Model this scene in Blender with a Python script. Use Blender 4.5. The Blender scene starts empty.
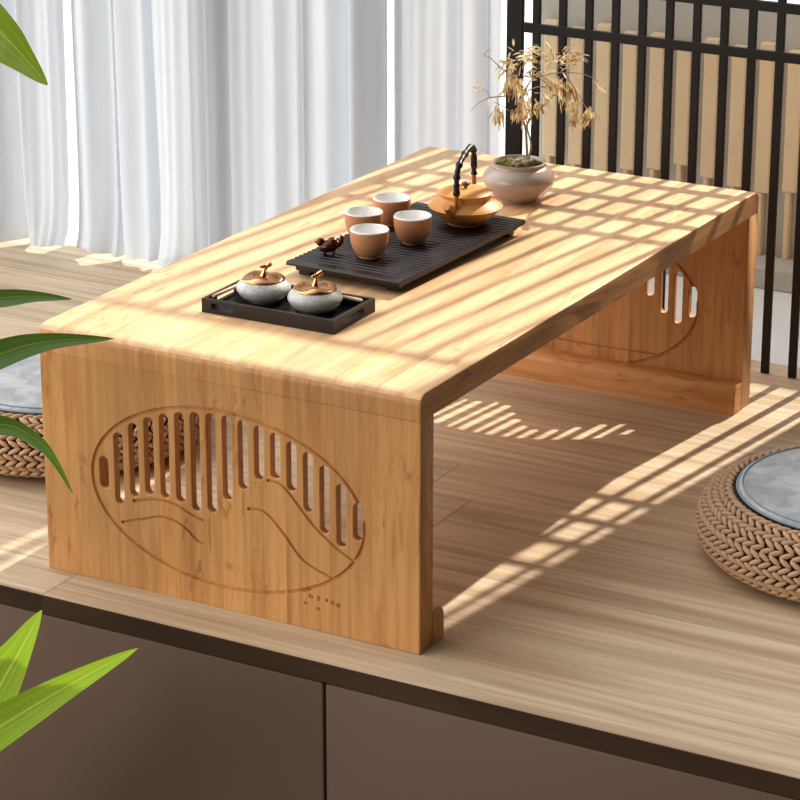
import bpy, bmesh, math, random
from mathutils import Vector, Matrix
from mathutils.geometry import tessellate_polygon
random.seed(7)
PI = math.pi
COL = bpy.context.scene.collection
SC = bpy.context.scene

# ------------------------------------------------------------------ materials
def new_mat(name):
    m = bpy.data.materials.new(name); m.use_nodes = True
    nt = m.node_tree; nt.nodes.clear()
    return m, nt
def N(nt, typ, **kw):
    n = nt.nodes.new(typ)
    for k, v in kw.items():
        if hasattr(n, k): setattr(n, k, v)
    return n
def out_bsdf(nt, rough=.5, metal=0., spec=.5, coat=0.):
    o = N(nt, 'ShaderNodeOutputMaterial'); b = N(nt, 'ShaderNodeBsdfPrincipled')
    b.inputs['Roughness'].default_value = rough; b.inputs['Metallic'].default_value = metal
    b.inputs['Specular IOR Level'].default_value = spec; b.inputs['Coat Weight'].default_value = coat
    nt.links.new(b.outputs[0], o.inputs[0]); return b
def ramp(nt, stops):
    r = N(nt, 'ShaderNodeValToRGB'); e = r.color_ramp.elements
    while len(e) < len(stops): e.new(.5)
    for i, (p, c) in enumerate(stops):
        e[i].position = p; e[i].color = (*c, 1)
    return r
def s2l(r, g, b):
    f = lambda v: (v/255/12.92) if v/255 <= .04045 else ((v/255+.055)/1.055)**2.4
    return (f(r), f(g), f(b))
def math_n(nt, op, a, b=None):
    n = N(nt, 'ShaderNodeMath', operation=op)
    for i, v in enumerate((a, b)):
        if v is None: continue
        if isinstance(v, (int, float)): n.inputs[i].default_value = v
        else: nt.links.new(v, n.inputs[i])
    return n.outputs[0]
def mixc(nt, fac, a, b, blend='MIX'):
    n = N(nt, 'ShaderNodeMix', data_type='RGBA', blend_type=blend)
    for s, v in ((n.inputs[0], fac), (n.inputs[6], a), (n.inputs[7], b)):
        if isinstance(v, (int, float)): s.default_value = v
        elif isinstance(v, tuple): s.default_value = (*v, 1)
        else: nt.links.new(v, s)
    return n.outputs[2]
def noise(nt, vec, scale, detail=3, rough=.55, dist=0.):
    n = N(nt, 'ShaderNodeTexNoise'); n.inputs['Scale'].default_value = scale
    n.inputs['Detail'].default_value = detail; n.inputs['Roughness'].default_value = rough
    n.inputs['Distortion'].default_value = dist
    nt.links.new(vec, n.inputs['Vector']); return n.outputs['Fac']
def mapping(nt, vec, scale, loc=(0, 0, 0)):
    m = N(nt, 'ShaderNodeMapping'); m.inputs['Scale'].default_value = scale
    m.inputs['Location'].default_value = loc
    nt.links.new(vec, m.inputs['Vector']); return m.outputs[0]
def bump(nt, b, h, strength=.2, dist=.001):
    n = N(nt, 'ShaderNodeBump'); n.inputs['Strength'].default_value = strength
    n.inputs['Distance'].default_value = dist
    nt.links.new(h, n.inputs['Height']); nt.links.new(n.outputs[0], b.inputs['Normal'])

def bamboo(name, axis, light, mid, dark, strip=.024, rough=.38, offs=0.):
    """laminated bamboo: strips run along axis ('x','y','z')"""
    m, nt = new_mat(name); b = out_bsdf(nt, rough, spec=.35)
    tc = N(nt, 'ShaderNodeTexCoord').outputs['Object']
    sx = N(nt, 'ShaderNodeSeparateXYZ'); nt.links.new(tc, sx.inputs[0])
    ci = {'y': 0, 'z': 0, 'x': 1}[axis]          # coordinate across the strips
    across = sx.outputs[ci]
    al = {'x': 0, 'y': 1, 'z': 2}[axis]
    idx = math_n(nt, 'FLOOR', math_n(nt, 'DIVIDE', math_n(nt, 'ADD', across, 3.003+offs), strip))
    wn = N(nt, 'ShaderNodeTexWhiteNoise', noise_dimensions='1D'); nt.links.new(idx, wn.inputs['W'])
    # per-strip shift along the grain so flecks break at strip joints
    cmb = N(nt, 'ShaderNodeCombineXYZ'); nt.links.new(math_n(nt, 'MULTIPLY', wn.outputs['Value'], 7.), cmb.inputs[al])
    va = N(nt, 'ShaderNodeVectorMath', operation='ADD'); nt.links.new(tc, va.inputs[0]); nt.links.new(cmb.outputs[0], va.inputs[1])
    sc = [110., 110., 110.]; sc[al] = 5.
    fine = noise(nt, mapping(nt, va.outputs[0], tuple(sc)), 1., 4, .6)
    sc = [26., 26., 26.]; sc[al] = 3.2
    broad = noise(nt, mapping(nt, va.outputs[0], tuple(sc)), 1., 3, .6, .8)
    sc = [60., 60., 60.]; sc[al] = 14.
    fleck = noise(nt, mapping(nt, tc, tuple(sc), (3, 1, 2)), 1., 5, .7, 1.5)
    big = noise(nt, mapping(nt, tc, (5, 5, 5), (1, 4, 2)), 1., 2, .5)
    col = mixc(nt, ramp_f(nt, fine, .35, .68), light, mid)
    col = mixc(nt, math_n(nt, 'MULTIPLY', ramp_f(nt, broad, .5, .75), .55), col, dark)
    fl = math_n(nt, 'MULTIPLY', ramp_f(nt, fleck, .52, .66), ramp_f(nt, big, .46, .60))
    col = mixc(nt, math_n(nt, 'MULTIPLY', fl, .7), col, dark)
    tone = N(nt, 'ShaderNodeMapRange'); nt.links.new(wn.outputs['Value'], tone.inputs[0])
    tone.inputs[3].default_value = .88; tone.inputs[4].default_value = 1.07
    hs = N(nt, 'ShaderNodeHueSaturation'); nt.links.new(col, hs.inputs['Color']); nt.links.new(tone.outputs[0], hs.inputs['Value'])
    nt.links.new(hs.outputs[0], b.inputs['Base Color'])
    bump(nt, b, fine, .06, .0005)
    return m
def ramp_f(nt, v, a, b):
    n = N(nt, 'ShaderNodeMapRange'); n.interpolation_type = 'SMOOTHSTEP'
    nt.links.new(v, n.inputs[0]); n.inputs[1].default_value = a; n.inputs[2].default_value = b
    return n.outputs[0]

def planks(name, light, mid, dark, w=.105, L=.95, rough=.5):
    m, nt = new_mat(name); b = out_bsdf(nt, rough, spec=.3)
    tc = N(nt, 'ShaderNodeTexCoord').outputs['Object']
    sx = N(nt, 'ShaderNodeSeparateXYZ'); nt.links.new(tc, sx.inputs[0])
    ry = math_n(nt, 'DIVIDE', math_n(nt, 'ADD', sx.outputs[1], 5.023), w)
    row = math_n(nt, 'FLOOR', ry)
    wn = N(nt, 'ShaderNodeTexWhiteNoise', noise_dimensions='1D'); nt.links.new(row, wn.inputs['W'])
    cx = math_n(nt, 'ADD', math_n(nt, 'DIVIDE', math_n(nt, 'ADD', sx.outputs[0], 5.), L), wn.outputs['Value'])
    colm = math_n(nt, 'FLOOR', cx)
    wn2 = N(nt, 'ShaderNodeTexWhiteNoise', noise_dimensions='2D')
    cb = N(nt, 'ShaderNodeCombineXYZ'); nt.links.new(row, cb.inputs[0]); nt.links.new(colm, cb.inputs[1])
    nt.links.new(cb.outputs[0], wn2.inputs['Vector'])
    off = N(nt, 'ShaderNodeCombineXYZ'); nt.links.new(math_n(nt, 'MULTIPLY', wn2.outputs['Value'], 9.), off.inputs[0])
    nt.links.new(math_n(nt, 'MULTIPLY', wn2.outputs['Value'], 3.), off.inputs[1])
    va = N(nt, 'ShaderNodeVectorMath', operation='ADD'); nt.links.new(tc, va.inputs[0]); nt.links.new(off.outputs[0], va.inputs[1])
    fine = noise(nt, mapping(nt, va.outputs[0], (3., 90., 20.)), 1., 4, .62, .3)
    broad = noise(nt, mapping(nt, va.outputs[0], (1.5, 22., 5.)), 1., 3, .55, .6)
    col = mixc(nt, ramp_f(nt, fine, .33, .7), light, mid)
    col = mixc(nt, math_n(nt, 'MULTIPLY', ramp_f(nt, broad, .42, .72), .6), col, dark)
    tone = N(nt, 'ShaderNodeMapRange'); nt.links.new(wn2.outputs['Value'], tone.inputs[0])
    tone.inputs[3].default_value = .9; tone.inputs[4].default_value = 1.08
    # joints
    fy = math_n(nt, 'FRACT', ry); fx = math_n(nt, 'FRACT', cx)
    jy = math_n(nt, 'LESS_THAN', fy, .016); jx = math_n(nt, 'LESS_THAN', fx, .0022)
    j = math_n(nt, 'MAXIMUM', jy, jx)
    hs = N(nt, 'ShaderNodeHueSaturation'); nt.links.new(col, hs.inputs['Color']); nt.links.new(tone.outputs[0], hs.inputs['Value'])
    fin = mixc(nt, math_n(nt, 'MULTIPLY', j, .45), hs.outputs[0], tuple(c*.55 for c in mid))
    nt.links.new(fin, b.inputs['Base Color'])
    bump(nt, b, fine, .05, .0005)
    return m
def plain(name, col, rough=.5, metal=0., spec=.5, var=.0, scale=30., coat=0., bmp=0., bscale=200.):
    m, nt = new_mat(name); b = out_bsdf(nt, rough, metal, spec, coat)
    tc = N(nt, 'ShaderNodeTexCoord').outputs['Object']
    f = noise(nt, tc, scale, 4, .6)
    c = mixc(nt, f, tuple(max(0, x*(1-var)) for x in col), tuple(min(1, x*(1+var)) for x in col))
    nt.links.new(c, b.inputs['Base Color'])
    if bmp: bump(nt, b, noise(nt, tc, bscale, 4, .6), bmp, .001)
    return m

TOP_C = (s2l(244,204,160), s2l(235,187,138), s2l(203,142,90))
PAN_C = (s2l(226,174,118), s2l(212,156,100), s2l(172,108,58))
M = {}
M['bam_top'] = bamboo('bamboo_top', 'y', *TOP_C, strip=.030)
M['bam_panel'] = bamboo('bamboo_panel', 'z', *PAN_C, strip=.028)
M['bam_side_shaded'] = bamboo('bamboo_side_shaded', 'y', s2l(196,148,100), s2l(180,128,80), s2l(146,94,52), strip=.05)  # darker copy of the top bamboo: shade of the side faces put into the colour
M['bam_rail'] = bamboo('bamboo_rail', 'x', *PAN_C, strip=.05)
M['floor'] = planks('oak_planks', s2l(226,206,178), s2l(204,178,146), s2l(166,136,106), L=1.9)
M['edge'] = planks('oak_edge_shaded', s2l(86,64,46), s2l(72,53,38), s2l(54,38,26), L=1.9)  # brown edging, with the shade on the platform front put into the colour
M['cab'] = plain('brown_lacquer', s2l(116,94,80), .55, spec=.35, var=.02, scale=4)
M['carcass'] = plain('dark_carcass', s2l(60,48,42), .7)
M['room_floor'] = planks('room_floor', s2l(150,132,112), s2l(130,112,94), s2l(100,84,68), w=.14)
M['black'] = plain('black_paint', s2l(20,18,17), .5, spec=.4, var=.1)
M['wall'] = plain('wall_plaster', s2l(226,220,210), .8, var=.02, bmp=.1)
M['white_floor'] = plain('pale_terrace', s2l(232,230,226), .8, var=.03)
M['grey_floor'] = plain('grey_paving', s2l(150,145,136), .85, var=.05)
M['out_wall'] = plain('terrace_grey', s2l(196,190,180), .85, var=.04, scale=12)
M['out_board'] = plain('terrace_board', s2l(232,206,168), .7, var=.06, scale=20)
M['ebony'] = None
def ebony():
    m, nt = new_mat('dark_stained_wood'); b = out_bsdf(nt, .33, spec=.5)
    tc = N(nt, 'ShaderNodeTexCoord').outputs['Object']
    f = noise(nt, mapping(nt, tc, (12, 150, 150)), 1., 3)
    nt.links.new(mixc(nt, f, s2l(20,12,12), s2l(42,26,24)), b.inputs['Base Color'])
    bump(nt, b, f, .1, .0004); return m
M['ebony'] = ebony()
M['cup'] = plain('terracotta_cup', s2l(208,154,112), .5, spec=.4, var=.05, scale=200, bmp=.05, bscale=600)
M['white_glaze'] = plain('white_glaze', s2l(240,238,235), .25, var=.01)
M['kettle'] = plain('terracotta_kettle', s2l(220,158,88), .48, spec=.45, var=.06, scale=60, bmp=.04, bscale=500)
M['knob_brown'] = plain('brown_knob', s2l(120,66,36), .35)
M['handle_black'] = plain('black_cord', s2l(22,21,22), .4, var=.2, scale=300, bmp=.3, bscale=500)
M['brass'] = plain('cane_brown', s2l(176,112,58), .35, metal=.3)
M['copper'] = plain('rose_gold', s2l(214,158,112), .10, metal=1., spec=.6)
M['gold'] = plain('gold_stem', s2l(226,178,122), .2, metal=1.)
M['bronze'] = plain('bronze', s2l(92,56,34), .18, metal=.7, var=.4, scale=80)
M['stick'] = plain('pale_wood_stick', s2l(232,204,164), .4, var=.05)
def speckle():
    m, nt = new_mat('speckled_stoneware'); b = out_bsdf(nt, .35, spec=.5)
    tc = N(nt, 'ShaderNodeTexCoord').outputs['Object']
    f = noise(nt, tc, 900, 3, .7); g = noise(nt, tc, 120, 3, .6)
    c = mixc(nt, ramp_f(nt, f, .34, .56), s2l(160,157,150), s2l(226,224,219))
    c = mixc(nt, math_n(nt, 'MULTIPLY', ramp_f(nt, g, .5, .7), .4), c, s2l(160,156,150))
    nt.links.new(c, b.inputs['Base Color']); return m
M['speckle'] = speckle()
M['pot'] = plain('mauve_glaze', s2l(184,164,151), .28, spec=.55, var=.05, scale=40, coat=.3)
def moss():
    m, nt = new_mat('mossy_soil'); b = out_bsdf(nt, .9, spec=.1)
    tc = N(nt, 'ShaderNodeTexCoord').outputs['Object']
    f = noise(nt, tc, 90, 4, .7)
    r = ramp(nt, [(.35, s2l(70,62,30)), (.5, s2l(110,110,44)), (.65, s2l(160,150,90))]); nt.links.new(f, r.inputs[0])
    nt.links.new(r.outputs[0], b.inputs['Base Color']); bump(nt, b, noise(nt, tc, 300, 3), .8, .003); return m
M['moss'] = moss()
M['stone'] = plain('pebble', s2l(158,138,112), .8, var=.25, scale=60, bmp=.3, bscale=150)
M['bark'] = plain('grey_bark', s2l(160,148,132), .8, var=.3, scale=90)
def dryleaf():
    m, nt = new_mat('dry_leaf'); b = out_bsdf(nt, .6, spec=.2)
    tc = N(nt, 'ShaderNodeTexCoord').outputs['Object']
    f = noise(nt, tc, 60, 3)
    r = ramp(nt, [(.36, s2l(180,146,104)), (.47, s2l(224,202,162)), (.62, s2l(244,234,204))]); nt.links.new(f, r.inputs[0])
    nt.links.new(r.outputs[0], b.inputs['Base Color'])
    tr = N(nt, 'ShaderNodeBsdfTranslucent'); nt.links.new(r.outputs[0], tr.inputs[0])
    mx = N(nt, 'ShaderNodeMixShader'); mx.inputs[0].default_value = .45
    o = [n for n in nt.nodes if n.type == 'OUTPUT_MATERIAL'][0]
    nt.links.new(b.outputs[0], mx.inputs[1]); nt.links.new(tr.outputs[0], mx.inputs[2]); nt.links.new(mx.outputs[0], o.inputs[0]); return m
M['dryleaf'] = dryleaf()
M['rattan'] = plain('paper_rattan', s2l(208,174,142), .62, spec=.3, var=.16, scale=40, bmp=.3, bscale=400)
M['rattan_core'] = plain('rattan_core', s2l(76,54,40), .8)
def denim():
    m, nt = new_mat('grey_cloth'); b = out_bsdf(nt, .85, spec=.15)
    tc = N(nt, 'ShaderNodeTexCoord').outputs['Object']
    f = noise(nt, tc, 26, 4, .65, .6); g = noise(nt, tc, 400, 2)
    r = ramp(nt, [(.36, s2l(180,182,184)), (.5, s2l(198,200,201)), (.66, s2l(220,220,220))]); nt.links.new(f, r.inputs[0])
    c = mixc(nt, math_n(nt, 'MULTIPLY', g, .25), r.outputs[0], s2l(160,164,168))
    nt.links.new(c, b.inputs['Base Color']); bump(nt, b, g, .3, .001); return m
M['cloth'] = denim()
M['piping'] = plain('blue_piping', s2l(150,168,178), .7, var=.1, scale=100)
def leafmat(name, a, bb, c):
    m, nt = new_mat(name); b = out_bsdf(nt, .38, spec=.4)
    uv = N(nt, 'ShaderNodeUVMap').outputs[0]
    s = N(nt, 'ShaderNodeSeparateXYZ'); nt.links.new(uv, s.inputs[0])
    f = noise(nt, mapping(nt, uv, (46, 2.2, 1)), 1., 4, .6)
    col = mixc(nt, ramp_f(nt, f, .3, .7), a, bb)
    d = math_n(nt, 'ABSOLUTE', math_n(nt, 'SUBTRACT', s.outputs[0], .5))
    col = mixc(nt, math_n(nt, 'LESS_THAN', d, .02), col, c)
    nt.links.new(col, b.inputs['Base Color'])
    tr = N(nt, 'ShaderNodeBsdfTranslucent'); nt.links.new(col, tr.inputs[0])
    mx = N(nt, 'ShaderNodeMixShader'); mx.inputs[0].default_value = .3
    o = [n for n in nt.nodes if n.type == 'OUTPUT_MATERIAL'][0]
    nt.links.new(b.outputs[0], mx.inputs[1]); nt.links.new(tr.outputs[0], mx.inputs[2]); nt.links.new(mx.outputs[0], o.inputs[0])
    return m
M['leaf_bright'] = leafmat('leaf_bright', s2l(136,176,40), s2l(176,206,66), s2l(206,222,120))
M['leaf_dark'] = leafmat('leaf_dark', s2l(64,98,28), s2l(92,124,42), s2l(122,146,70))
M['leaf_mid'] = leafmat('leaf_mid', s2l(112,146,24), s2l(142,168,44), s2l(166,180,70))
M['culm'] = plain('green_culm', s2l(116,138,58), .4, var=.1)
M['planter'] = plain('grey_planter', s2l(150,146,140), .6, var=.05)
def sheer(name='sheer_curtain', tl=.26):
    m, nt = new_mat(name)
    o = N(nt, 'ShaderNodeOutputMaterial')
    tc = N(nt, 'ShaderNodeTexCoord').outputs['Object']
    f = noise(nt, mapping(nt, tc, (180, 180, 9)), 1., 3)
    g = noise(nt, mapping(nt, tc, (9, 2, .7)), 1., 3)
    c = mixc(nt, math_n(nt, 'MULTIPLY', f, .5), s2l(216,222,230), s2l(200,207,215))
    c = mixc(nt, math_n(nt, 'MULTIPLY', ramp_f(nt, g, .4, .7), .5), c, s2l(192,196,200))
    d = N(nt, 'ShaderNodeBsdfDiffuse'); t = N(nt, 'ShaderNodeBsdfTranslucent'); tp = N(nt, 'ShaderNodeBsdfTransparent')
    nt.links.new(c, d.inputs[0]); nt.links.new(c, t.inputs[0])
    m1 = N(nt, 'ShaderNodeMixShader'); m1.inputs[0].default_value = tl
    nt.links.new(d.outputs[0], m1.inputs[1]); nt.links.new(t.outputs[0], m1.inputs[2])
    m2 = N(nt, 'ShaderNodeMixShader'); m2.inputs[0].default_value = .05
    nt.links.new(m1.outputs[0], m2.inputs[1]); nt.links.new(tp.outputs[0], m2.inputs[2])
    nt.links.new(m2.outputs[0], o.inputs[0]); return m
M['sheer'] = sheer(); M['sheer_lit'] = sheer('sheer_backlit', .75)

# ------------------------------------------------------------------ mesh helpers
def finish(name, bm, mat, parent=None, smooth=False, loc=None, angle=None):
    me = bpy.data.meshes.new(name); bm.normal_update(); bm.to_mesh(me); bm.free()
    if mat: me.materials.append(mat)
    if smooth:
        for p in me.polygons: p.use_smooth = True
        if angle:
            try: me.set_sharp_from_angle(angle=math.radians(angle))
            except Exception: pass
    o = bpy.data.objects.new(name, me); COL.objects.link(o)
    if parent: o.parent = parent
    if loc: o.location = loc
    return o
def tag(o, label, cat, group=None):
    o['label'] = label; o['category'] = cat
    if group: o['group'] = group
    return o
def thing(name, label, cat, loc=(0, 0, 0), rz=0., group=None):
    o = bpy.data.objects.new(name, None); COL.objects.link(o); o.empty_display_size = .05
    o.location = loc; o.rotation_euler = (0, 0, rz); return tag(o, label, cat, group)
def struct(o): o['kind'] = 'structure'; return o
def dup(root, loc, rz=0., label=None):
    r = root.copy(); COL.objects.link(r); r.location = loc; r.rotation_euler = (0, 0, rz)
    if label: r['label'] = label
    for ch in list(root.children):
        c = ch.copy(); COL.objects.link(c); c.parent = r
        for g in list(ch.children):
            d = g.copy(); COL.objects.link(d); d.parent = c
    return r
def box(bm, x0, x1, y0, y1, z0, z1, bev=0., seg=2):
    vs = [bm.verts.new(p) for p in ((x0,y0,z0),(x1,y0,z0),(x1,y1,z0),(x0,y1,z0),(x0,y0,z1),(x1,y0,z1),(x1,y1,z1),(x0,y1,z1))]
    fs = [bm.faces.new([vs[i] for i in f]) for f in ((3,2,1,0),(4,5,6,7),(0,1,5,4),(1,2,6,5),(2,3,7,6),(3,0,4,7))]
    if bev:
        es = list({e for f in fs for e in f.edges})
        bmesh.ops.bevel(bm, geom=es, offset=bev, segments=seg, affect='EDGES', profile=.5)
def lathe(bm, prof, n=64, c=(0, 0, 0)):
    rings = []
    for r, z in prof:
        if r < 1e-6: rings.append([bm.verts.new((c[0], c[1], c[2]+z))])
        else: rings.append([bm.verts.new((c[0]+r*math.cos(2*PI*i/n), c[1]+r*math.sin(2*PI*i/n), c[2]+z)) for i in range(n)])
    for a, b in zip(rings, rings[1:]):
        for i in range(n):
            j = (i+1) % n
            if len(a) == 1 and len(b) == 1: continue
            if len(a) == 1: bm.faces.new((a[0], b[j], b[i]))
            elif len(b) == 1: bm.faces.new((a[i], a[j], b[0]))
            else: bm.faces.new((a[i], a[j], b[j], b[i]))
    bmesh.ops.recalc_face_normals(bm, faces=bm.faces)
def smooth_prof(pts, k=6):
    """Catmull-Rom through profile points"""
    out = []
    P = [pts[0]] + list(pts) + [pts[-1]]
    for i in range(1, len(P)-2):
        for s in range(k):
            t = s/k; v = []
            for d in range(len(pts[0])):
                p0, p1, p2, p3 = P[i-1][d], P[i][d], P[i+1][d], P[i+2][d]
                v.append(.5*((2*p1)+(-p0+p2)*t+(2*p0-5*p1+4*p2-p3)*t*t+(-p0+3*p1-3*p2+p3)*t**3))
            out.append(tuple(v))
    out.append(tuple(pts[-1])); return out
def tube(bm, pts, rad, n=8, cap=True):
    pts = [Vector(p) for p in pts]; rings = []
    prev = None
    for i, p in enumerate(pts):
        t = (pts[min(i+1, len(pts)-1)] - pts[max(i-1, 0)]).normalized()
        if prev is None:
            a = Vector((0, 0, 1)) if abs(t.z) < .9 else Vector((1, 0, 0))
            u = t.cross(a).normalized()
        else: u = (prev - t*prev.dot(t)).normalized()
        prev = u; v = t.cross(u)
        r = rad[i] if isinstance(rad, (list, tuple)) else rad
        rings.append([bm.verts.new(p + (u*math.cos(2*PI*k/n) + v*math.sin(2*PI*k/n))*r) for k in range(n)])
    for a, b in zip(rings, rings[1:]):
        for k in range(n): bm.faces.new((a[k], a[(k+1) % n], b[(k+1) % n], b[k]))
    if cap: bm.faces.new(rings[0][::-1]); bm.faces.new(rings[-1])
def ellipsoid(bm, c, r, rot=None, u=14, v=9):
    mt = Matrix.Translation(c) @ (rot.to_4x4() if rot else Matrix.Identity(4)) @ Matrix.Diagonal((*r, 1))
    rings = []; V = []
    for j in range(v+1):
        a = PI*j/v
        if j in (0, v): ring = [bm.verts.new(mt @ Vector((0, 0, math.cos(a))))]
        else: ring = [bm.verts.new(mt @ Vector((math.sin(a)*math.cos(2*PI*i/u), math.sin(a)*math.sin(2*PI*i/u), math.cos(a)))) for i in range(u)]
        rings.append(ring); V += ring
    for A_, B_ in zip(rings, rings[1:]):
        for i in range(u):
            k = (i+1) % u
            if len(A_) == 1: bm.faces.new((A_[0], B_[i], B_[k]))
            elif len(B_) == 1: bm.faces.new((A_[i], B_[0], A_[k]))
            else: bm.faces.new((A_[i], B_[i], B_[k], A_[k]))
    return V
def prism_yz(bm, prof, x0, x1):
    a = [bm.verts.new((x0, y, z)) for y, z in prof]; b = [bm.verts.new((x1, y, z)) for y, z in prof]
    n = len(prof)
    for i in range(n): bm.faces.new((a[i], a[(i+1) % n], b[(i+1) % n], b[i]))
    bm.faces.new(a[::-1]); bm.faces.new(b); bmesh.ops.recalc_face_normals(bm, faces=bm.faces)
def arc(cx, cy, r, a0, a1, n=8): return [(cx+r*math.cos(a0+(a1-a0)*i/n), cy+r*math.sin(a0+(a1-a0)*i/n)) for i in range(n+1)]

# ------------------------------------------------------------------ THE TABLE
W, L, H, T = .5, .94, .303, .030
table = thing('low_tea_table', 'long low bamboo table with solid end panels carved with a slotted hill oval', 'table')
table.location = (0, 0, 0)
# table top: rounded at both ends, slab .030 thick
R1 = .013
prof = [(0.0, H-T)] + arc(R1, H-R1, R1, PI, PI/2, 8) + arc(L-R1, H-R1, R1, PI/2, 0, 8) + [(L, H-T)]
bm = bmesh.new(); prism_yz(bm, prof, 0, W)
es = [e for e in bm.edges if abs(e.verts[0].co.x-e.verts[1].co.x) < 1e-6 and len(e.link_faces) == 2 and any(len(f.verts) > 8 for f in e.link_faces)
      and max(e.verts[0].co.z, e.verts[1].co.z) > H-T+.001]
bmesh.ops.bevel(bm, geom=es, offset=.0016, segments=3, affect='EDGES', profile=.5)
tt0 = finish('tabletop', bm, M['bam_top'], table, True, angle=40); tt0.data.materials.append(M['bam_panel']); tt0.data.materials.append(M['bam_side_shaded'])
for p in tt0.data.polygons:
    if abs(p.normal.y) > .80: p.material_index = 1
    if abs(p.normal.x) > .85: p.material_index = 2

EC, EA, EB = (.250, .134), .181, .106
bot = [.1172,.1015,.1150,.1215,.1215,.1205,.1135,.1165,.1355,.1525,.1679,.1732,.1626,.1417,.1202,.1085,.1204]
slots = []
for i in range(17):
    x = .0846+.0211*i
    def top_at(xx): return EC[1]+EB*math.sqrt(max(0, 1-((xx-EC[0])/EA)**2))
    zt = min(top_at(x-.006), top_at(x+.006))-.004
    if i == 0: zt = .1560
    if i == 16: zt = .1640
    slots.append((x, bot[i], zt))
def curve_panel():
    cu = bpy.data.curves.new('tmp', 'CURVE'); cu.dimensions = '2D'; cu.fill_mode = 'BOTH'
    cu.extrude = T/2-.0012; cu.bevel_depth = .0012; cu.bevel_resolution = 1; cu.offset = -.0012
    def poly(pts):
        s = cu.splines.new('POLY'); s.points.add(len(pts)-1); s.use_cyclic_u = True
        for p, q in zip(s.points, pts): p.co = (q[0], q[1], 0, 1)
    poly([(0, 0), (W, 0), (W, H-T), (0, H-T)])
    w = .0060
    for x, z0, z1 in slots:
        pts = arc(x, z1-w, w, 0, PI, 8) + arc(x, z0+w, w, PI, 2*PI, 8)
        poly(pts)
    o = bpy.data.objects.new('tmp', cu); COL.objects.link(o)
    dg = bpy.context.evaluated_depsgraph_get(); me = bpy.data.meshes.new_from_object(o.evaluated_get(dg))
    bpy.data.objects.remove(o); bpy.data.curves.remove(cu)
    # curve xy plane -> xz plane, thickness along y
    for v in me.vertices:
        x, y, z = v.co; v.co = (x, T/2 - z, y)
    return me
def groove_cutters(ys, far=False):
    """thin triangular-section rings and lines that carve the design"""
    bm = bmesh.new()
    g = .0016
    def sweep(pts, closed, yf, s, g=g):
        n = len(pts); rings = []
        for i, p in enumerate(pts):
            a = Vector(pts[(i-1) % n] if closed or i > 0 else pts[i]); b = Vector(pts[(i+1) % n] if closed or i < n-1 else pts[i])
            t = (b-a).normalized(); nn = Vector((-t.y, t.x))
            P = Vector(p)
            rings.append([bm.verts.new((P.x+nn.x*g, yf - s*.001, P.y+nn.y*g)), bm.verts.new((P.x+nn.x*g*.5, yf + s*.0030, P.y+nn.y*g*.5)),
                          bm.verts.new((P.x-nn.x*g*.5, yf + s*.0030, P.y-nn.y*g*.5)), bm.verts.new((P.x-nn.x*g, yf - s*.001, P.y-nn.y*g))])
        m = n if closed else n-1
        for i in range(m):
            A, B = rings[i], rings[(i+1) % n]
            for k in range(4): bm.faces.new((A[k], A[(k+1) % 4], B[(k+1) % 4], B[k]))
        if not closed: bm.faces.new(rings[0][::-1]); bm.faces.new(rings[-1])
    hills = [[(.3055,.1693),(.3214,.1685),(.3358,.1579),(.3645,.1279),(.3932,.1068),(.4180,.0940)],
             [(.2789,.1297),(.3011,.131),(.3253,.111),(.3494,.0843),(.3736,.0735),(.3900,.0690)],
             [(.1236,.1088),(.1549,.1165),(.1806,.1166),(.2057,.1075),(.2207,.1036)],
             [(.1067,.0790),(.1384,.0895),(.1645,.097),(.19,.0928),(.2099,.0784),(.22,.0759)]]
    if far: hills = [[(.10,.0600),(.2,.0582),(.285,.0580),(.372,.0600)]]
    for yf, s in ys:
        sweep([(EC[0]+EA*math.cos(2*PI*i/120), EC[1]+EB*math.sin(2*PI*i/120)) for i in range(120)], True, yf, s, .0030)
        for h in hills: sweep(smooth_prof(h, 6), False, yf, s, .0022)
    bmesh.ops.recalc_face_normals(bm, faces=bm.faces)
    me = bpy.data.meshes.new('cut'); bm.to_mesh(me); bm.free(); return me
def end_panel(far):
    pm = curve_panel()
    po = bpy.data.objects.new('end_panel', pm); COL.objects.link(po)
    bm = bmesh.new(); bm.from_mesh(pm); bmesh.ops.remove_doubles(bm, verts=bm.verts, dist=1e-5); bmesh.ops.recalc_face_normals(bm, faces=bm.faces); bm.to_mesh(pm); bm.free()
    co = bpy.data.objects.new('cut', groove_cutters([(0.0, 1)], far)); COL.objects.link(co)
    # the carved oval is only 9 mm thick: a shallow oval pocket is cut from the other face
    bm = bmesh.new(); ring = [(EC[0]+(EA-.001)*math.cos(2*PI*i/96), EC[1]+(EB-.001)*math.sin(2*PI*i/96)) for i in range(96)]
    A_ = [bm.verts.new((x, .0095, z)) for x, z in ring]; B_ = [bm.verts.new((x, T+.01, z)) for x, z in ring]
    for i in range(96): bm.faces.new((A_[i], A_[(i+1) % 96], B_[(i+1) % 96], B_[i]))
    bm.faces.new(A_[::-1]); bm.faces.new(B_); bmesh.ops.recalc_face_normals(bm, faces=bm.faces)
    me = bpy.data.meshes.new('pocket'); bm.to_mesh(me); bm.free(); pk = bpy.data.objects.new('pocket', me); COL.objects.link(pk)
    for c in (co, pk):
        md = po.modifiers.new('b', 'BOOLEAN'); md.operation = 'DIFFERENCE'; md.solver = 'EXACT'; md.object = c; md.use_self = c is co
    dg = bpy.context.evaluated_depsgraph_get(); res = bpy.data.meshes.new_from_object(po.evaluated_get(dg))
    po.modifiers.clear(); bpy.data.objects.remove(co); bpy.data.objects.remove(pk)
    if len(res.vertices) > len(pm.vertices): po.data = res
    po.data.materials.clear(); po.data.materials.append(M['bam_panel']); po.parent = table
    return po
po = end_panel(False); po.location = (0, .0008, 0)
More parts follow.
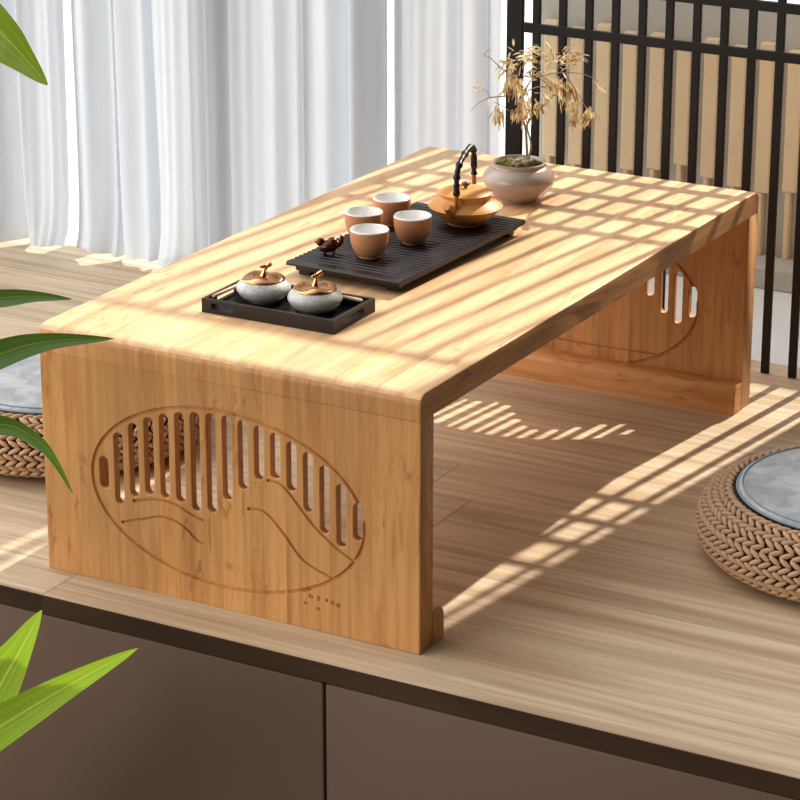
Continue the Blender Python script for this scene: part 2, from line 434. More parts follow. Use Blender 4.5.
p2 = end_panel(True); p2.location = (0, L-T-.0008, 0)
# foot rails, rounded inner top corner
def rail(y, s):
    d, h, r = .026, .041, .013
    pr = [(0, 0.0), (0, h)] + [(d-r+r*math.sin(a), h-r+r*math.cos(a)) for a in [PI/2*i/8 for i in range(9)]] + [(d, 0.0)]
    bm = bmesh.new(); prism_yz(bm, [(y+s*a, b) for a, b in pr], .0, W)
    es = [e for e in bm.edges if abs(e.verts[0].co.x-e.verts[1].co.x) < 1e-6]
    bmesh.ops.bevel(bm, geom=es, offset=.0012, segments=2, affect='EDGES')
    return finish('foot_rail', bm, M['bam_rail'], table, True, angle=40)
rail(T+.001, 1); rail(L-T-.001, -1)
# tiny burnt seal marks under the design (illegible brushed characters)
M['burn'] = plain('burnt_mark', s2l(150,88,44), .7)
bm = bmesh.new()
def stroke(x, z, dx, dz, w=.0007):
    t = Vector((dx, dz)); n = Vector((-dz, dx)).normalized()*w/2
    P = [(x+n.x, z+n.y), (x-n.x, z-n.y), (x+dx-n.x*.5, z+dz-n.y*.5), (x+dx+n.x*.5, z+dz+n.y*.5)]
    bm.faces.new([bm.verts.new((a, .0004, b)) for a, b in P])
rs = random.Random(3)
for i, (gx, gz, s) in enumerate([(.361,.040,.0060),(.3715,.0405,.0056),(.381,.040,.0046),(.3885,.039,.0042),(.396,.0375,.0056),(.352,.047,.004),(.358,.0485,.004),(.354,.031,.0045),(.371,.0275,.0045)]):
    for k in range(5):
        if k % 2: stroke(gx-s*.5+rs.random()*s*.2, gz-s*.4+rs.random()*s*.9, s*.8, rs.uniform(-.2, .2)*s)
        else: stroke(gx-s*.4+rs.random()*s*.8, gz+s*.5, rs.uniform(-.3, .3)*s, -s*rs.uniform(.5, 1.))
mk = finish('burnt_characters', bm, M['burn'], po); mk.location = (0, -.0008, 0); mk['label'] = 'tiny burnt characters under the carved oval'

# ------------------------------------------------------------------ PLATFORM, CABINETS, ROOM
YE = -.0695
bm = bmesh.new(); box(bm, -1.7, 1.9, YE+.002, 1.115, -.022, 0)
struct(finish('floor', bm, M['floor']))
bm = bmesh.new(); box(bm, -1.7, 1.9, YE, YE+.002, -.022, -.0004)
struct(finish('trim_1', bm, M['edge']))
bm = bmesh.new(); box(bm, -3.2, 3.6, -4.5, 1.6, -.47, -.45)
o = struct(finish('floor', bm, M['room_floor'])); o.name = 'floor_room'; o['label'] = 'lower room floor in front of the platform'
cab = thing('storage_cabinet', 'brown flat-front storage cabinet under the raised wooden platform', 'cabinet', (0, 0, -.45))
bm = bmesh.new(); box(bm, -1.7, 1.9, YE+.020, 1.28, .06, .427); box(bm, -1.7, 1.9, YE+.06, 1.2, 0, .06)
finish('carcass', bm, M['carcass'], cab)
DW = .60; x = .4185
doors = [(x-DW*3, x-DW*2), (x-DW*2, x-DW), (x-DW, x), (x, x+DW), (x+DW, x+2*DW)]
for a, b in doors:
    bm = bmesh.new(); box(bm, a+.0015, b-.0015, YE+.001, YE+.019, .065, .4255, .0022, 3)
    finish('door', bm, M['cab'], cab, True, angle=30)

# back: wall around window opening at y = 1.12
YW = 1.13
bm = bmesh.new()
box(bm, .632, 1.9, YW, YW+.14, 0, 2.3)            # to the right of the opening
box(bm, -1.7, .632, YW, YW+.14, 1.62, 2.3)        # header
box(bm, -1.85, -1.7, YW, YW+.14, 0, 2.3)
struct(finish('wall_back', bm, M['wall']))

# terrace outside
bm = bmesh.new(); box(bm, -4., 3., 1.60, 6.5, -.12, -.05)
o = struct(finish('ground', bm, M['white_floor'])); o['label'] = 'pale sunlit terrace floor beyond the window'
bm = bmesh.new(); box(bm, -.42, 3., 1.62, 6.5, -.05, -.044)
o = struct(finish('ground', bm, M['grey_floor'])); o['label'] = 'grey terrace paving behind the low wall'
bm = bmesh.new(); box(bm, -1.7, .632, 1.115, 1.60, -.06, -.004)
o = struct(finish('trim_2', bm, M['white_floor'])); o['label'] = 'pale outside sill'
par = thing('terrace_parapet', 'low pale grey terrace wall with upright beige boards seen through the black slats', 'low wall', (0, 1.50, -.004))
bm = bmesh.new(); box(bm, -.132, 1.2, .02, .06, 0, .425, .003); box(bm, -.132, 1.2, -.05, .02, 0, .035, .003)
finish('wall_panel', bm, M['out_wall'], par)
k = 0; xx = -.1018
while xx < .62:
    h = [.372, .365, .375, .368, .37, .362][k % 6]; zb = [.150, .142, .138, .145, .152, .165][k % 6]
    bm = bmesh.new(); box(bm, xx, xx+.0235, .002, .02, zb, h, .0015, 1); box(bm, xx+.004, xx+.012, .006, .02, .035, zb, .001, 1)
    finish('board', bm, M['out_board'], par)
    xx += .0462; k += 1

# ------------------------------------------------------------------ BLACK SLATTED SCREEN
YF = 1.07
scr = thing('slatted_screen', 'black slatted wooden screen with crossbars behind the far end of the bamboo table', 'screen', (0, YF, 0))
bm = bmesh.new(); box(bm, .0525, .0780, -.004, .004, 0, 1.118, .001, 1); finish('post', bm, M['black'], scr)
for i in range(1, 14):
    xx = .0581+.04113*i
    bm = bmesh.new(); box(bm, xx-.0059, xx+.0059, -.0030, .0030, 0, 1.104, .0008, 1); finish('slat', bm, M['black'], scr)
for z in (.4575, .5250, .5925, .6600):
    bm = bmesh.new(); box(bm, .0780, .629, -.0040, .0038, z-.0080, z+.0058, .0008, 1); finish('crossbar', bm, M['black'], scr)
bm = bmesh.new(); box(bm, .0780, .629, -.0045, .0045, 1.102, 1.116, .001, 1); finish('top_rail', bm, M['black'], scr)

# ------------------------------------------------------------------ CURTAINS
def curtain(x0, x1, seed, amp, yb, label, mat='sheer', group='sheer white curtain panels'):
    rs = random.Random(seed); n = int((x1-x0)/.0025); zs = [0, .004, .010, .018, .03, .05, .08, .13, .2, .3, .45, .65, .9, 1.2, 1.6]
    ph = [rs.uniform(0, 6.28) for _ in range(6)]
    bm = bmesh.new(); rows = []
    for z in zs:
        row = []
        for i in range(n+1):
            x = x0+(x1-x0)*i/n; u = x
            q = 2*PI*u/.082 + 1.6*math.sin(u*17+ph[0]) + .8*math.sin(u*41+ph[1]) + .25*math.sin(z*3+ph[2])
            f = math.sin(q); f = math.copysign(abs(f)**.75, f)
            y = amp*f*(.7+.45*math.sin(u*23+ph[3])) + amp*.34*math.sin(2.3*q+ph[4]) + .0012*math.sin(u*420+ph[5])
            low = math.exp(-z/.035)
            y -= low*(.012+.010*math.sin(u*37+ph[5])+.008*math.sin(u*83+ph[1]))
            dx = low*.006*math.sin(u*60+ph[2]) + .010*math.sin(q*1.0+1.2)*(.9)
            hem = .012+.004*math.sin(u*29+ph[4])+.003*math.sin(u*71+ph[0]) if z < .012 else .012
            row.append(bm.verts.new((x+dx, yb+y, z+hem)))
        rows.append(row)
    for a, b in zip(rows, rows[1:]):
        for i in range(n): bm.faces.new((a[i], a[i+1], b[i+1], b[i]))
    o = finish('sheer_curtain', bm, M[mat], None, True)
    return tag(o, label, 'curtain', group)
curtain(-1.62, -.735, 11, .024, 1.075, 'white sheer curtain panel at the far left, beside the first bright gap')
curtain(-.722, -.456, 23, .022, 1.075, 'white sheer curtain panel between the left bright gap and the middle one')
curtain(-.446, -.160, 37, .021, 1.075, 'white sheer curtain panel behind the tea tray, middle of the row')
curtain(-.150, .043, 52, .012, 1.080, 'white sheer curtain panel next to the black slatted screen')
for a_, lb in ((-.728, 'narrow brightly backlit sheer strip, leftmost white slit between the curtain panels'), (-.451, 'narrow brightly backlit sheer strip, middle white slit between the curtain panels'), (-.155, 'narrow brightly backlit sheer strip, white slit nearest the slatted screen')):
    curtain(a_-.035, a_+.035, 71, .0010, 1.1225, lb, 'sheer_lit', 'backlit sheer strips behind the curtain gaps')
bm = bmesh.new(); tube(bm, [(-1.68, 1.075, 1.635), (.045, 1.075, 1.635)], .011, 16)
tag(finish('curtain_rod', bm, M['black'], None, True, angle=40), 'black rod carrying the sheer curtain panels', 'curtain rod')

# ------------------------------------------------------------------ RATTAN CUSHIONS
def rattan_cushion():
    c = thing('rattan_floor_cushion', '', 'floor cushion', group='round woven floor cushions')
    R, Hh = .2, .088
    # body profile (r, z): puck with bulging side
    prof = [(.0, .004), (.150, .004), (.176, .008), (.190, .020), (.196, .036), (.194, .052), (.185, .066), (.170, .077), (.150, .082), (.0, .082)]
    bm = bmesh.new(); lathe(bm, [(max(0, r-.004), z) for r, z in prof], 72); finish('core', bm, M['rattan_core'], c, True, angle=50)
    # braided courses: interlocking slanted stitches
    path = smooth_prof([(.160,.006),(.178,.010),(.191,.021),(.1965,.037),(.1945,.053),(.186,.067),(.172,.077),(.157,.083)], 10)
    ln = [0]
    for a, b in zip(path, path[1:]): ln.append(ln[-1]+math.dist(a, b))
    rows = 14; bm = bmesh.new(); tot = ln[-1]; pitch = tot/rows
    def at(s):
        s = min(max(s, 0), tot)
        for i in range(len(ln)-1):
            if ln[i+1] >= s:
                t = (s-ln[i])/max(1e-9, ln[i+1]-ln[i]); a, b = path[i], path[i+1]
                tg = Vector((b[0]-a[0], b[1]-a[1])).normalized()
                return a[0]+(b[0]-a[0])*t, a[1]+(b[1]-a[1])*t, tg
    rs = random.Random(5)
    for k in range(rows):
        r, z, tg = at((k+.5)*pitch); cnt = int(2*PI*r/.0135)
        for j in range(cnt):
            th = 2*PI*(j+.5*(k % 2)+rs.uniform(-.06, .06))/cnt
            er = Vector((math.cos(th), math.sin(th), 0)); et = Vector((-math.sin(th), math.cos(th), 0))
            up = er*tg.x+Vector((0, 0, tg.y)); nn = et.cross(up).normalized()
            if nn.dot(er*tg.y - Vector((0,0,tg.x))) < 0: nn = -nn
            sl = (1 if k % 2 else -1)*math.radians(27)
            ax = (et*math.cos(sl)+up*math.sin(sl)).normalized(); ay = nn.cross(ax).normalized()
            rot = Matrix((ax, ay, nn)).transposed() @ Matrix.Rotation(.16, 3, 'Y')
            ellipsoid(bm, Vector((er.x*r, er.y*r, z)), (.0096, .0033, .0038), rot, 8, 6)
    finish('woven_rattan', bm, M['rattan'], c, True)
    # cloth pad
    bm = bmesh.new(); lathe(bm, [(0, .080), (.148, .080), (.1512, .0835), (.1495, .0875), (.14, .0892), (.07, .0905), (0, .091)], 96)
    finish('cloth_pad', bm, M['cloth'], c, True, angle=60)
    for rr, zz in ((.1515, .0850), (.1455, .0892)):
        bm = bmesh.new(); tube(bm, [(rr*math.cos(2*PI*i/96), rr*math.sin(2*PI*i/96), zz) for i in range(97)], .0017 if rr > .15 else .0009, 8, False)
        finish('piping', bm, M['piping'], c, True)
    return c
cr = rattan_cushion(); cr.location = (.825, .505, 0)
cr['label'] = 'woven rattan cushion with grey pad on open floor right of the table'
dup(cr, (-.25, .38, 0), .7, 'woven rattan cushion with grey pad half hidden behind the near table end')

# ------------------------------------------------------------------ SMALL TRAY WITH JARS
tr = thing('serving_tray', 'small dark rectangular tray with raised rim holding two lidded jars', 'tray', (.2265, .1795, H), math.radians(.8))
TW, TD, TH, tt = .088, .0485, .0165, .005
bm = bmesh.new(); box(bm, -TW+.001, TW-.001, -TD+.001, TD-.001, 0, .0035, .0005, 1); finish('tray_base', bm, M['ebony'], tr)
bm = bmesh.new()
def wall(bm, p0, p1, axis, pos, holes):
    """rim wall with slot holes; axis = direction it runs"""
    def seg(a, b, z0, z1):
        if axis == 'x': box(bm, a, b, pos-tt/2, pos+tt/2, z0, z1)
        else: box(bm, pos-tt/2, pos+tt/2, a, b, z0, z1)
    cur = p0
    for a, b in holes:
        seg(cur, a, 0, TH); seg(a, b, 0, .0055); seg(a, b, .0125, TH); cur = b
    seg(cur, p1, 0, TH)
wall(bm, -TW, TW, 'x', -TD+tt/2, [(-.075, -.045)])
wall(bm, -TW, TW, 'x', TD-tt/2, [])
wall(bm, -TD+tt, TD-tt, 'y', -TW+tt/2, [(-.022, .022)])
wall(bm, -TD+tt, TD-tt, 'y', TW-tt/2, [(-.022, .022)])
finish('tray_rim', bm, M['ebony'], tr)
def jar():
    j = thing('lidded_jar', '', 'jar', group='pair of speckled jars on the small tray')
    p = smooth_prof([(.0, .0), (.016, .0), (.0185, .001), (.0265, .006), (.0318, .0135), (.0312, .0195), (.0262, .0248), (.0235, .0258)], 6)
    bm = bmesh.new(); lathe(bm, p+[(.0215, .025), (.0, .012)], 64); finish('jar_body', bm, M['speckle'], j, True, angle=60)
    p = smooth_prof([(.0248, .0252), (.0252, .0265), (.022, .0290), (.014, .0312), (.006, .0305), (.0, .0300)], 6)
    bm = bmesh.new(); lathe(bm, p, 64)
    for v in bm.verts:      # wavy pumpkin-like lid
        a = math.atan2(v.co.y, v.co.x); r = math.hypot(v.co.x, v.co.y)
        v.co.z += .0016*math.sin(3*a+.5)*min(1, r/.015)*(1-max(0, r-.020)/.006 if r > .02 else 1)
    finish('lid', bm, M['copper'], j, True, angle=60)
    bm = bmesh.new(); tube(bm, [(0, 0, .0295), (.0008, 0, .034), (.0015, .0005, .0385), (.0038, .001, .0425), (.009, .002, .0450)], [.0045, .0030, .0026, .0030, .0032], 12)
    tube(bm, [(-.004, -.001, .0405), (.002, .0005, .0415), (.008, .002, .0425)], [.0022, .003, .002], 10)
    finish('stem_knob', bm, M['gold'], j, True, angle=60)
    return j
j1 = jar(); j1.location = (.1835, .1950, H+.0035); j1.rotation_euler = (0, 0, .35)
j1['label'] = 'speckled grey jar with shiny copper lid, left one of two on the small tray'
dup(j1, (.2562, .1905, H+.0037), .75, 'speckled grey jar with shiny copper lid, right one of two, nearer the tray corner')
def spoon(p, q, label):
    bm = bmesh.new(); P, Q = Vector(p), Vector(q); mid = (P+Q)/2; d = (Q-P)
    o_pts = [tuple(P+d*t-mid) for t in (0, .04, .3, .7, .96, 1)]
    tube(bm, o_pts, [.0014, .0023, .0021, .0021, .0023, .0014], 12)
    o = finish('wooden_stick', bm, M['stick'], None, True, angle=60, loc=tuple(mid)); tag(o, label, 'stick', 'pale wooden sticks in the small tray')
spoon((.1470, .1420, H+.0165), (.1490, .2170, H+.0165), 'pale wooden stick lying along the left rim inside the small tray')
spoon((.2100, .2190, H+.0165), (.3060, .2140, H+.0165), 'pale wooden stick lying behind the right jar in the small tray')

# ------------------------------------------------------------------ TEA TRAY
ZT = H+.0185
tt_ = thing('ridged_tea_tray', 'large black ridged tea tray on short feet carrying the cups and kettle', 'tea tray', (.2350, .4510, H), math.radians(-1.8))
A, B = .080, .1545
bm = bmesh.new()
# overhanging deck with ridges running across the short way
prof = [(-B, .0140), (-B, .0160)]
n = 30; y0 = -B+.012; st = (2*B-.024)/n
prof += [(-B+.001, .0185), (y0, .0185)]
for i in range(n):
    a = y0+st*i
    prof += [(a+st*.15, .0185), (a+st*.28, .0174), (a+st*.62, .0174), (a+st*.85, .0185)]
prof += [(B-.012, .0185), (B-.001, .0185), (B, .0160), (B, .0140), (B-.006, .0125), (-B+.006, .0125)]
prism_yz(bm, prof, -A+.0, A)
finish('tray_deck', bm, M['ebony'], tt_)
bm = bmesh.new(); box(bm, -A+.008, A-.006, -B+.008, B-.010, .0065, .0126, .001, 1); finish('drip_box', bm, M['ebony'], tt_)
for sx in (-1, 1):
    for sy in (-1, 1):
        bm = bmesh.new(); cx, cy = sx*(A-.018), sy*(B-.020); box(bm, cx-.009, cx+.009, cy-.007, cy+.007, 0, .0066, .0012, 1); finish('foot', bm, M['ebony'], tt_)
def cup():
    c = thing('tea_cup', '', 'cup', group='terracotta tea cups on the tea tray')
    p = smooth_prof([(.0, .0), (.0125, .0), (.0135, .0015), (.0185, .007), (.0222, .016), (.0236, .026), (.0238, .0335)], 6)
    bm = bmesh.new(); lathe(bm, p+[(.0230, .0342)], 64); finish('cup_body', bm, M['cup'], c, True, angle=60)
    p = smooth_prof([(.0238, .0336), (.0232, .0347), (.0222, .0340), (.0212, .026), (.0195, .016), (.0150, .008), (.0, .005)], 6)
    bm = bmesh.new(); lathe(bm, p, 64); finish('glazed_lining', bm, M['white_glaze'], c, True, angle=60)
    return c
c1 = cup(); c1.location = (.2278, .3660, ZT); c1['label'] = 'terracotta cup with white lining, nearest to the small tray of jars'
dup(c1, (.2445, .4440, ZT), 1., 'terracotta cup with white lining, right one of the four, nearest to the kettle spout')
dup(c1, (.1828, .4300, ZT), 2., 'terracotta cup with white lining, left one of the four, behind the bronze figurine')
dup(c1, (.1815, .5030, ZT), 3., 'terracotta cup with white lining, farthest back of the four')

# figurine
fg = thing('tea_figurine', 'tiny dark bronze bird-like figurine on the near left corner of the tea tray', 'figurine', (.1810, .3500, ZT), math.radians(25))
bm = bmesh.new()
ellipsoid(bm, (0, 0, .0095), (.0125, .0085, .0068), Matrix.Rotation(-.25, 3, 'Y'), 24, 16)
ellipsoid(bm, (-.0095, 0, .0135), (.0052, .0048, .0046), None, 16, 12)
ellipsoid(bm, (.0035, 0, .0150), (.0058, .0062, .0040), None, 16, 12)
tube(bm, [(.009, 0, .011), (.0125, 0, .0145), (.0135, 0, .0195), (.0120, 0, .022)], [.004, .0034, .0022, .001], 10)
tube(bm, [(-.0135, 0, .0135), (-.0165, 0, .0128)], [.0016, .0004], 8)
finish('body', bm, M['bronze'], fg, True); fg.scale = (1.12, 1.12, 1.12)
for lx, ly in ((-.005, -.004), (-.005, .004), (.005, -.004), (.005, .004)):
    bm = bmesh.new(); tube(bm, [(lx*.8, ly*.8, .006), (lx, ly, .002), (lx-.0015, ly*1.1, .0006)], [.0020, .0013, .0015], 8); finish('leg', bm, M['bronze'], fg, True)

# ------------------------------------------------------------------ KETTLE
KX, KY = .2600, .5530
kt = thing('clay_kettle', 'squat orange clay kettle with tall black wrapped handle on the tea tray', 'kettle', (KX, KY, ZT))
p = smooth_prof([(.0, .0), (.0215, .0), (.0225, .0015), (.034, .010), (.0458, .0215), (.0462, .0235), (.041, .0275), (.034, .0325), (.0322, .0360), (.0330, .0385)], 5)
bm = bmesh.new(); lathe(bm, p+[(.0318, .0388)], 80); finish('kettle_body', bm, M['kettle'], kt, True, angle=45)
p = smooth_prof([(.0322, .0388), (.0340, .0393), (.0340, .0408), (.026, .0438), (.012, .0452), (.0, .0455)], 5)
bm = bmesh.new(); lathe(bm, p, 80); ld = finish('lid', bm, M['kettle'], kt, True, angle=45)
p = smooth_prof([(.0015, .0450), (.0022, .0468), (.0048, .0495), (.0046, .0525), (.0, .0540)], 5)
bm = bmesh.new(); lathe(bm, p, 32); finish('lid_knob', bm, M['knob_brown'], ld, True)
# spout direction: towards camera-left
sd = Vector((.20, -1, 0)).normalized()
def K(r, z, s=0.): sv = Vector((-sd.y, sd.x, 0)); return (sd.x*r+sv.x*s, sd.y*r+sv.y*s, z)
def S(r, z): return (.060*r, -.998*r, z)
bm = bmesh.new(); tube(bm, [S(.030, .0215), S(.041, .0245), S(.0500, .0300), S(.0580, .0355)], [.0095, .0080, .0058, .0050], 20, False)
tube(bm, [S(.0580, .0355), S(.0545, .0330)], [.0050, .0034], 20, True)
finish('spout', bm, M['kettle'], kt, True, angle=50)
hp = smooth_prof([K(.0390, .0290), K(.0390, .038), K(.0395, .054), K(.0385, .070), K(.0310, .0810), K(.012, .0885), K(-.010, .0925), K(-.0270, .0915), K(-.0345, .083), K(-.0360, .066), K(-.0370, .048), K(-.0375, .031)], 6)
nh = len(hp)
bm = bmesh.new(); seg = hp[9:nh-8]
tube(bm, seg, [.0038+.0006*math.sin(i*1.7)+.0005*math.sin(i*.9) for i in range(len(seg))], 12); hd = finish('handle', bm, M['handle_black'], kt, True, angle=60)
bm = bmesh.new(); tube(bm, hp[:10], .0026, 12); finish('handle_end', bm, M['brass'], hd, True, angle=60)
bm = bmesh.new(); tube(bm, hp[nh-9:], .0026, 12); finish('handle_end', bm, M['brass'], hd, True, angle=60)

# ------------------------------------------------------------------ BONSAI
PX, PY = .2400, .7400
bn = thing('potted_bonsai', 'dry feathery bonsai in a round mauve glazed pot at the far end of the table', 'plant', (PX, PY, H))
p = smooth_prof([(.0, .0), (.0225, .0), (.0245, .002), (.037, .011), (.0470, .0265), (.0460, .0365), (.0390, .0450), (.0350, .0475), (.0345, .0505), (.0358, .0525)], 6)
bm = bmesh.new(); lathe(bm, p+[(.0345, .0530), (.0325, .0515), (.0320, .046), (.0, .045)], 80); finish('pot', bm, M['pot'], bn, True, angle=50)
bm = bmesh.new(); lathe(bm, [(.0318, .0455), (.030, .0495), (.02, .0520), (.01, .0530), (0, .0532)], 48)
rs = random.Random(4)
for v in bm.verts: v.co.z += rs.uniform(-.0009, .0012)
finish('mossy_soil', bm, M['moss'], bn, True)
cr_ = Vector((math.cos(math.radians(29.25)), math.sin(math.radians(29.25)), 0)); cf = Vector((-cr_.y, cr_.x, 0))
for (a, b, s) in ((-.004, -.012, .0075), (.008, -.014, .008), (.017, -.008, .0065), (.003, -.003, .008), (-.011, .004, .005), (.014, .005, .006), (-.001, -.021, .005)):
    bm = bmesh.new(); vs = ellipsoid(bm, cr_*a+cf*b+Vector((0, 0, .0535)), (s, s*.8, s*.62), Matrix.Rotation(rs.uniform(0, 3), 3, 'Z'), 10, 8)
    for v in vs: v.co += Vector((rs.uniform(-1, 1), rs.uniform(-1, 1), rs.uniform(-1, 1)))*s*.08
    finish('stone', bm, M['stone'], bn, True)
def BP(px, py, d=0.):     # sketch units of the branch drawing -> pot-centred metres
    return cr_*((px-300)/6.154/752) + cf*d + Vector((0, 0, .053+(735-py)/6.154/708))
bm = bmesh.new()
def branch(pts, r0, r1):
    q = smooth_prof([tuple(BP(*p)) for p in pts], 5)
    tube(bm, q, [r0+(r1-r0)*i/(len(q)-1) for i in range(len(q))], 6)
branch([(350, 735, 0), (346, 640, 0), (338, 550, .003), (318, 480, .002), (290, 400, -.002), (272, 320, 0), (252, 240, .004)], .0020, .0008)
branch([(352, 735, -.004), (372, 640, -.003), (352, 560, 0), (345, 500, 0)], .0016, .0009)
branch([(338, 540, 0), (380, 470, .006), (430, 440, .012), (520, 360, .014), (600, 425, .012), (640, 480, .01)], .0014, .0005)
branch([(250, 245, .003), (180, 185, -.004), (115, 120, -.01)], .0010, .0005)
branch([(275, 340, 0), (200, 345, -.01), (120, 345, -.018), (50, 370, -.022), (0, 415, -.026)], .0010, .0003)
branch([(120, 345, -.018), (90, 300, -.02), (62, 295, -.022)], .0005, .0003)
branch([(300, 450, 0), (245, 430, -.012), (200, 395, -.02), (140, 360, -.026)], .0009, .0004)
branch([(300, 440, 0), (335, 350, .012), (420, 320, .02), (500, 325, .025), (560, 285, .03)], .0012, .0004)
branch([(300, 400, 0), (360, 260, -.008), (430, 225, -.014), (540, 200, -.018), (700, 212, -.022), (810, 290, -.026)], .0012, .0003)
branch([(560, 200, -.018), (630, 300, -.02), (690, 390, -.022), (722, 450, -.024)], .0008, .0004)
branch([(115, 120, -.01), (80, 105, -.012), (95, 85, -.012), (120, 75, -.01)], .0005, .0003)
branch([(160, 350, -.015), (175, 420, -.016), (180, 460, -.016)], .0005, .0003)
branch([(252, 240, .004), (290, 180, .006), (380, 95, .01)], .0008, .0003)
finish('trunk', bm, M['bark'], bn, True)
bm = bmesh.new(); rs = random.Random(9)
def blade(p, d, ln, w, droop):
    d = d.normalized(); side = d.cross(Vector((rs.uniform(-1, 1), rs.uniform(-1, 1), rs.uniform(-1, 1)))).normalized()
    prevs = None; pos = Vector(p)
    K_ = 5
    for i in range(K_+1):
        t = i/K_; ww = w*math.sin(PI*min(1, .12+t*.88))**.8
        a = bm.verts.new(pos+side*ww); b = bm.verts.new(pos-side*ww)
        if prevs: bm.faces.new((prevs[0], prevs[1], b, a))
        prevs = (a, b); d = (d+Vector((0, 0, -droop))).normalized(); pos = pos+d*ln/K_
# clusters: centre x, y (sketch), spread, count, preferred direction
CL = [(250,150,50,26,(-.6,.1)), (320,120,45,26,(.8,.5)), (370,110,30,12,(.8,.4)), (255,250,38,30,(0,-.6)), (290,300,30,26,(.1,-.7)), (320,380,34,44,(-.1,-1)), (300,440,30,26,(-.1,-1)),
      (345,440,30,16,(.1,-1)), (400,400,36,22,(.1,-.8)), (340,210,40,18,(.5,.1)), (420,230,26,10,(.6,.1)), (480,135,42,24,(-.3,.5)), (560,150,40,34,(.1,.6)), (620,130,26,16,(.9,.4)),
      (540,290,42,38,(0,-.8)), (600,290,34,14,(.3,-.9)), (560,360,24,8,(0,-1)), (612,400,30,24,(0,-1)), (625,460,24,22,(-.1,-1)), (715,430,26,32,(0,-1)), (705,490,16,16,(-.3,-1)), (650,370,24,12,(-.4,-.4)),
      (170,430,24,20,(-.1,-1)), (175,470,14,8,(.1,-1)), (235,310,26,14,(-.5,-.4)), (440,330,40,12,(.5,-.3)), (470,280,26,12,(.8,-.3)), (205,190,24,8,(-.7,-.5)), (70,310,22,6,(-.3,.7)), (110,360,22,6,(-.5,-.7)), (760,250,24,6,(.8,-.6))]
for cx, cy, sp, cnt, (dx, dz) in CL:
    dd = rs.uniform(-.014, .014)
    for _ in range(int(cnt*1.25)):
        p = BP(cx+rs.gauss(0, sp*.6), cy+rs.gauss(0, sp*.6), dd+rs.gauss(0, .008))
        d = cr_*(dx+rs.gauss(0, .5))+Vector((0, 0, dz+rs.gauss(0, .35)))+cf*rs.gauss(0, .5)
        blade(p, d, rs.uniform(.009, .021), rs.uniform(.0008, .0018), rs.uniform(.05, .35))
finish('feathery_leaves', bm, M['dryleaf'], bn)

# ------------------------------------------------------------------ FOREGROUND PLANT
pl = thing('bamboo_plant', 'leafy green bamboo-like plant whose pointed leaves reach in from the left edge', 'plant', (.0, -.34, -.45))
def wp(p): return Vector(p)-Vector((0, -.34, -.45))
bm = bmesh.new(); lathe(bm, smooth_prof([(0, 0), (.075, 0), (.08, .004), (.10, .12), (.108, .215), (.108, .23)], 4)+[(.100, .23), (.098, .20), (0, .20)], 48); finish('planter', bm, M['planter'], pl, True, angle=45)
bm = bmesh.new(); lathe(bm, [(.097, .200), (.05, .208), (0, .21)], 32); finish('soil', bm, M['moss'], pl, True)
def culm(pts, r):
    bm = bmesh.new(); q = smooth_prof([tuple(wp(p)) for p in pts], 8)
    tube(bm, q, [r*(1-.45*i/len(q))*(1.18 if i % 8 == 0 else 1) for i in range(len(q))], 12); finish('stem', bm, M['culm'], pl, True, angle=60)
culm([(.02, -.31, -.25), (.025, -.305, .0), (.02, -.30, .30), (.03, -.30, .60), (.035, -.30, .84)], .0065)
culm([(-.03, -.35, -.25), (-.045, -.36, .1), (-.06, -.37, .45), (-.05, -.38, .74)], .0055)
def leaf(pts, w, mat, tilt=0., prof=None, fold=.25):
    q = smooth_prof([tuple(wp(p)) for p in pts], 8); n = len(q)
    me = bmesh.new(); uvl = me.loops.layers.uv.new('UVMap'); rows = []
    for i, p in enumerate(q):
        p = Vector(p); t = (Vector(q[min(i+1, n-1)])-Vector(q[max(i-1, 0)])).normalized()
        s = t.cross(Vector((math.sin(tilt), -math.cos(tilt), 0))).normalized()     # width lies across the leaf, facing the room
        nn = s.cross(t).normalized(); u = i/(n-1)
        ww = w*(min(1, (u/.35+.18)) if u < .3 else max(0, (1-((u-.3)/.7)**1.7)))*.5 + .0002
        rows.append(([me.verts.new(p-s*ww+nn*ww*fold), me.verts.new(p-s*ww*.5+nn*ww*fold*.6), me.verts.new(p), me.verts.new(p+s*ww*.5+nn*ww*fold*.6), me.verts.new(p+s*ww+nn*ww*fold)], u))
    for (a, ua), (b, ub) in zip(rows, rows[1:]):
        for k in range(4):
            f = me.faces.new((a[k], a[k+1], b[k+1], b[k]))
            for lp, uv in zip(f.loops, ((k/4, ua), ((k+1)/4, ua), ((k+1)/4, ub), (k/4, ub))): lp[uvl].uv = uv
    o = finish('leaf', me, mat, pl, True); return o
Y = -.3
leaf([(.034, Y, .815), (.1263, Y+.01, .7634), (.1966, Y, .7202), (.2253, Y, .6967), (.2515, Y, .6729)], .060, M['leaf_mid'])
leaf([(.026, Y, .405), (.1033, Y-.01, .4289), (.1804, Y, .4452), (.2244, Y, .4542), (.2698, Y, .4581)], .021, M['leaf_dark'])
leaf([(.022, Y, .292), (.0838, Y-.01, .3355), (.1769, Y, .385), (.2405, Y, .4093), (.319, Y, .4248)], .033, M['leaf_dark'])
leaf([(.022, Y, .235), (.0795, Y-.01, .2800), (.1700, Y, .3075), (.2150, Y, .3010), (.2390, Y, .2830), (.2611, Y, .2485)], .022, M['leaf_dark'])
leaf([(.024, Y, -.235), (.0938, Y, -.1078), (.1500, Y, .0000), (.1838, Y, .0560), (.215, Y, .1091)], .062, M['leaf_bright'], prof=1)
leaf([(.024, Y, -.165), (.0664, Y-.02, -.1086), (.1518, Y-.02, -.0405), (.247, Y-.01, .0314), (.3352, Y, .0927)], .052, M['leaf_bright'])
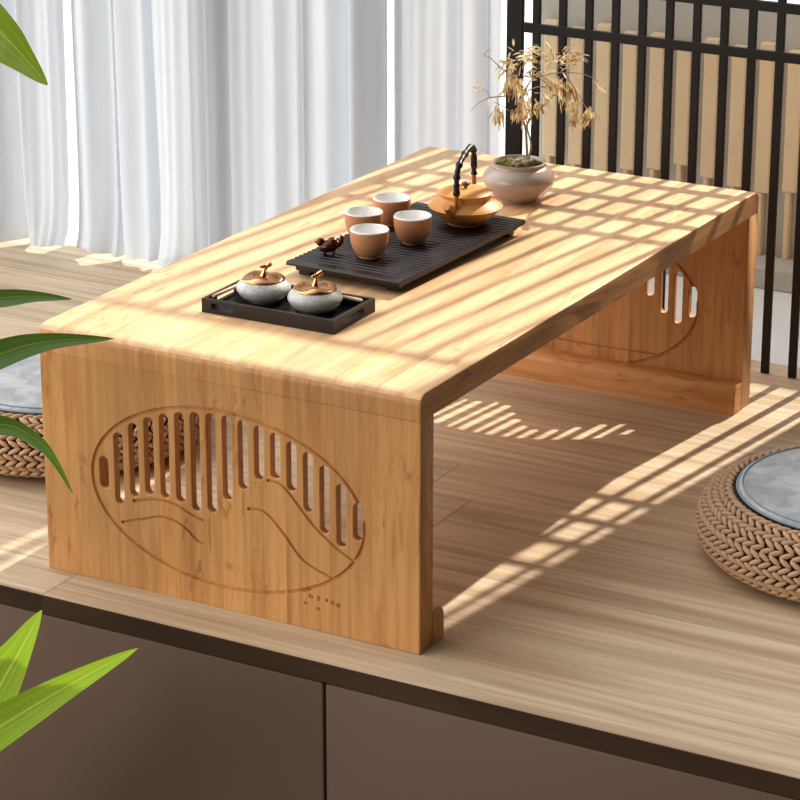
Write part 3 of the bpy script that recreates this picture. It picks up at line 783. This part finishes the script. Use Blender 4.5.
# further leaves of the same plant outside the frame
rs = random.Random(21)
for k in range(12):
    z = rs.uniform(.05, .74); sx, sy = (-.06, -.37) if k % 2 else (.0, -.31)
    a = rs.uniform(2.0, 4.6); ln = rs.uniform(.16, .26); dx, dy = math.cos(a), math.sin(a)
    leaf([(sx, sy, z), (sx+dx*ln*.35, sy+dy*ln*.35, z+.05), (sx+dx*ln*.7, sy+dy*ln*.7, z+.06), (sx+dx*ln, sy+dy*ln, z+.02)], rs.uniform(.022, .036), M[rs.choice(['leaf_mid', 'leaf_dark'])], tilt=a)

# ------------------------------------------------------------------ LIGHT
def light(name, typ, loc, direction, energy, color, **kw):
    ld = bpy.data.lights.new(name, typ); ld.energy = energy; ld.color = color
    for k, v in kw.items(): setattr(ld, k, v)
    o = bpy.data.objects.new(name, ld); COL.objects.link(o); o.location = loc
    o.rotation_euler = Vector(direction).to_track_quat('-Z', 'Y').to_euler(); return o
light('sun', 'SUN', (1, 4, 4), (-.122, -1, -.84), 5.4, (1., .95, .86), angle=math.radians(.8))
light('front_left_fill', 'AREA', (-1.5, -3.4, 1.3), (1.6, 3.5, -1.15), 66, (1., .95, .88), shape='RECTANGLE', size=2.4, size_y=1.8)  # unseen soft fill from front left, added to brighten the front faces
w = bpy.data.worlds.new('world'); SC.world = w; w.use_nodes = True
nt = w.node_tree; bg = nt.nodes['Background']
tc = nt.nodes.new('ShaderNodeTexCoord'); sx = nt.nodes.new('ShaderNodeSeparateXYZ'); nt.links.new(tc.outputs['Generated'], sx.inputs[0])
def dot3(v):
    n = nt.nodes.new('ShaderNodeVectorMath'); n.operation = 'DOT_PRODUCT'; nt.links.new(tc.outputs['Generated'], n.inputs[0])
    n.inputs[1].default_value = Vector(v).normalized(); return math_n(nt, 'MAXIMUM', n.outputs['Value'], 0.)
# soft sky: brightest high up on the window side, away from the right-hand side of the room
st = math_n(nt, 'ADD', .035, math_n(nt, 'MULTIPLY', math_n(nt, 'POWER', dot3((-.80, .0, .60)), 2.4), 3.3))
st = math_n(nt, 'ADD', st, math_n(nt, 'MULTIPLY', math_n(nt, 'POWER', dot3((0, 1, .15)), 2.), .35))
bg.inputs[0].default_value = (.95, .97, 1., 1); nt.links.new(st, bg.inputs[1])

# ------------------------------------------------------------------ CAMERA
cd = bpy.data.cameras.new('camera'); cam = bpy.data.objects.new('camera', cd); COL.objects.link(cam)
cam.location = (1.8455, -2.4485, 1.2986); cam.rotation_euler = (1.227, -.0008, .5105)
cd.sensor_width = 36; cd.lens = 2792.6*36/800; cd.clip_start = .05
SC.camera = cam
SC.view_settings.view_transform = 'Standard'; SC.view_settings.look = 'None'
SC.view_settings.exposure = 0.; SC.view_settings.gamma = .88
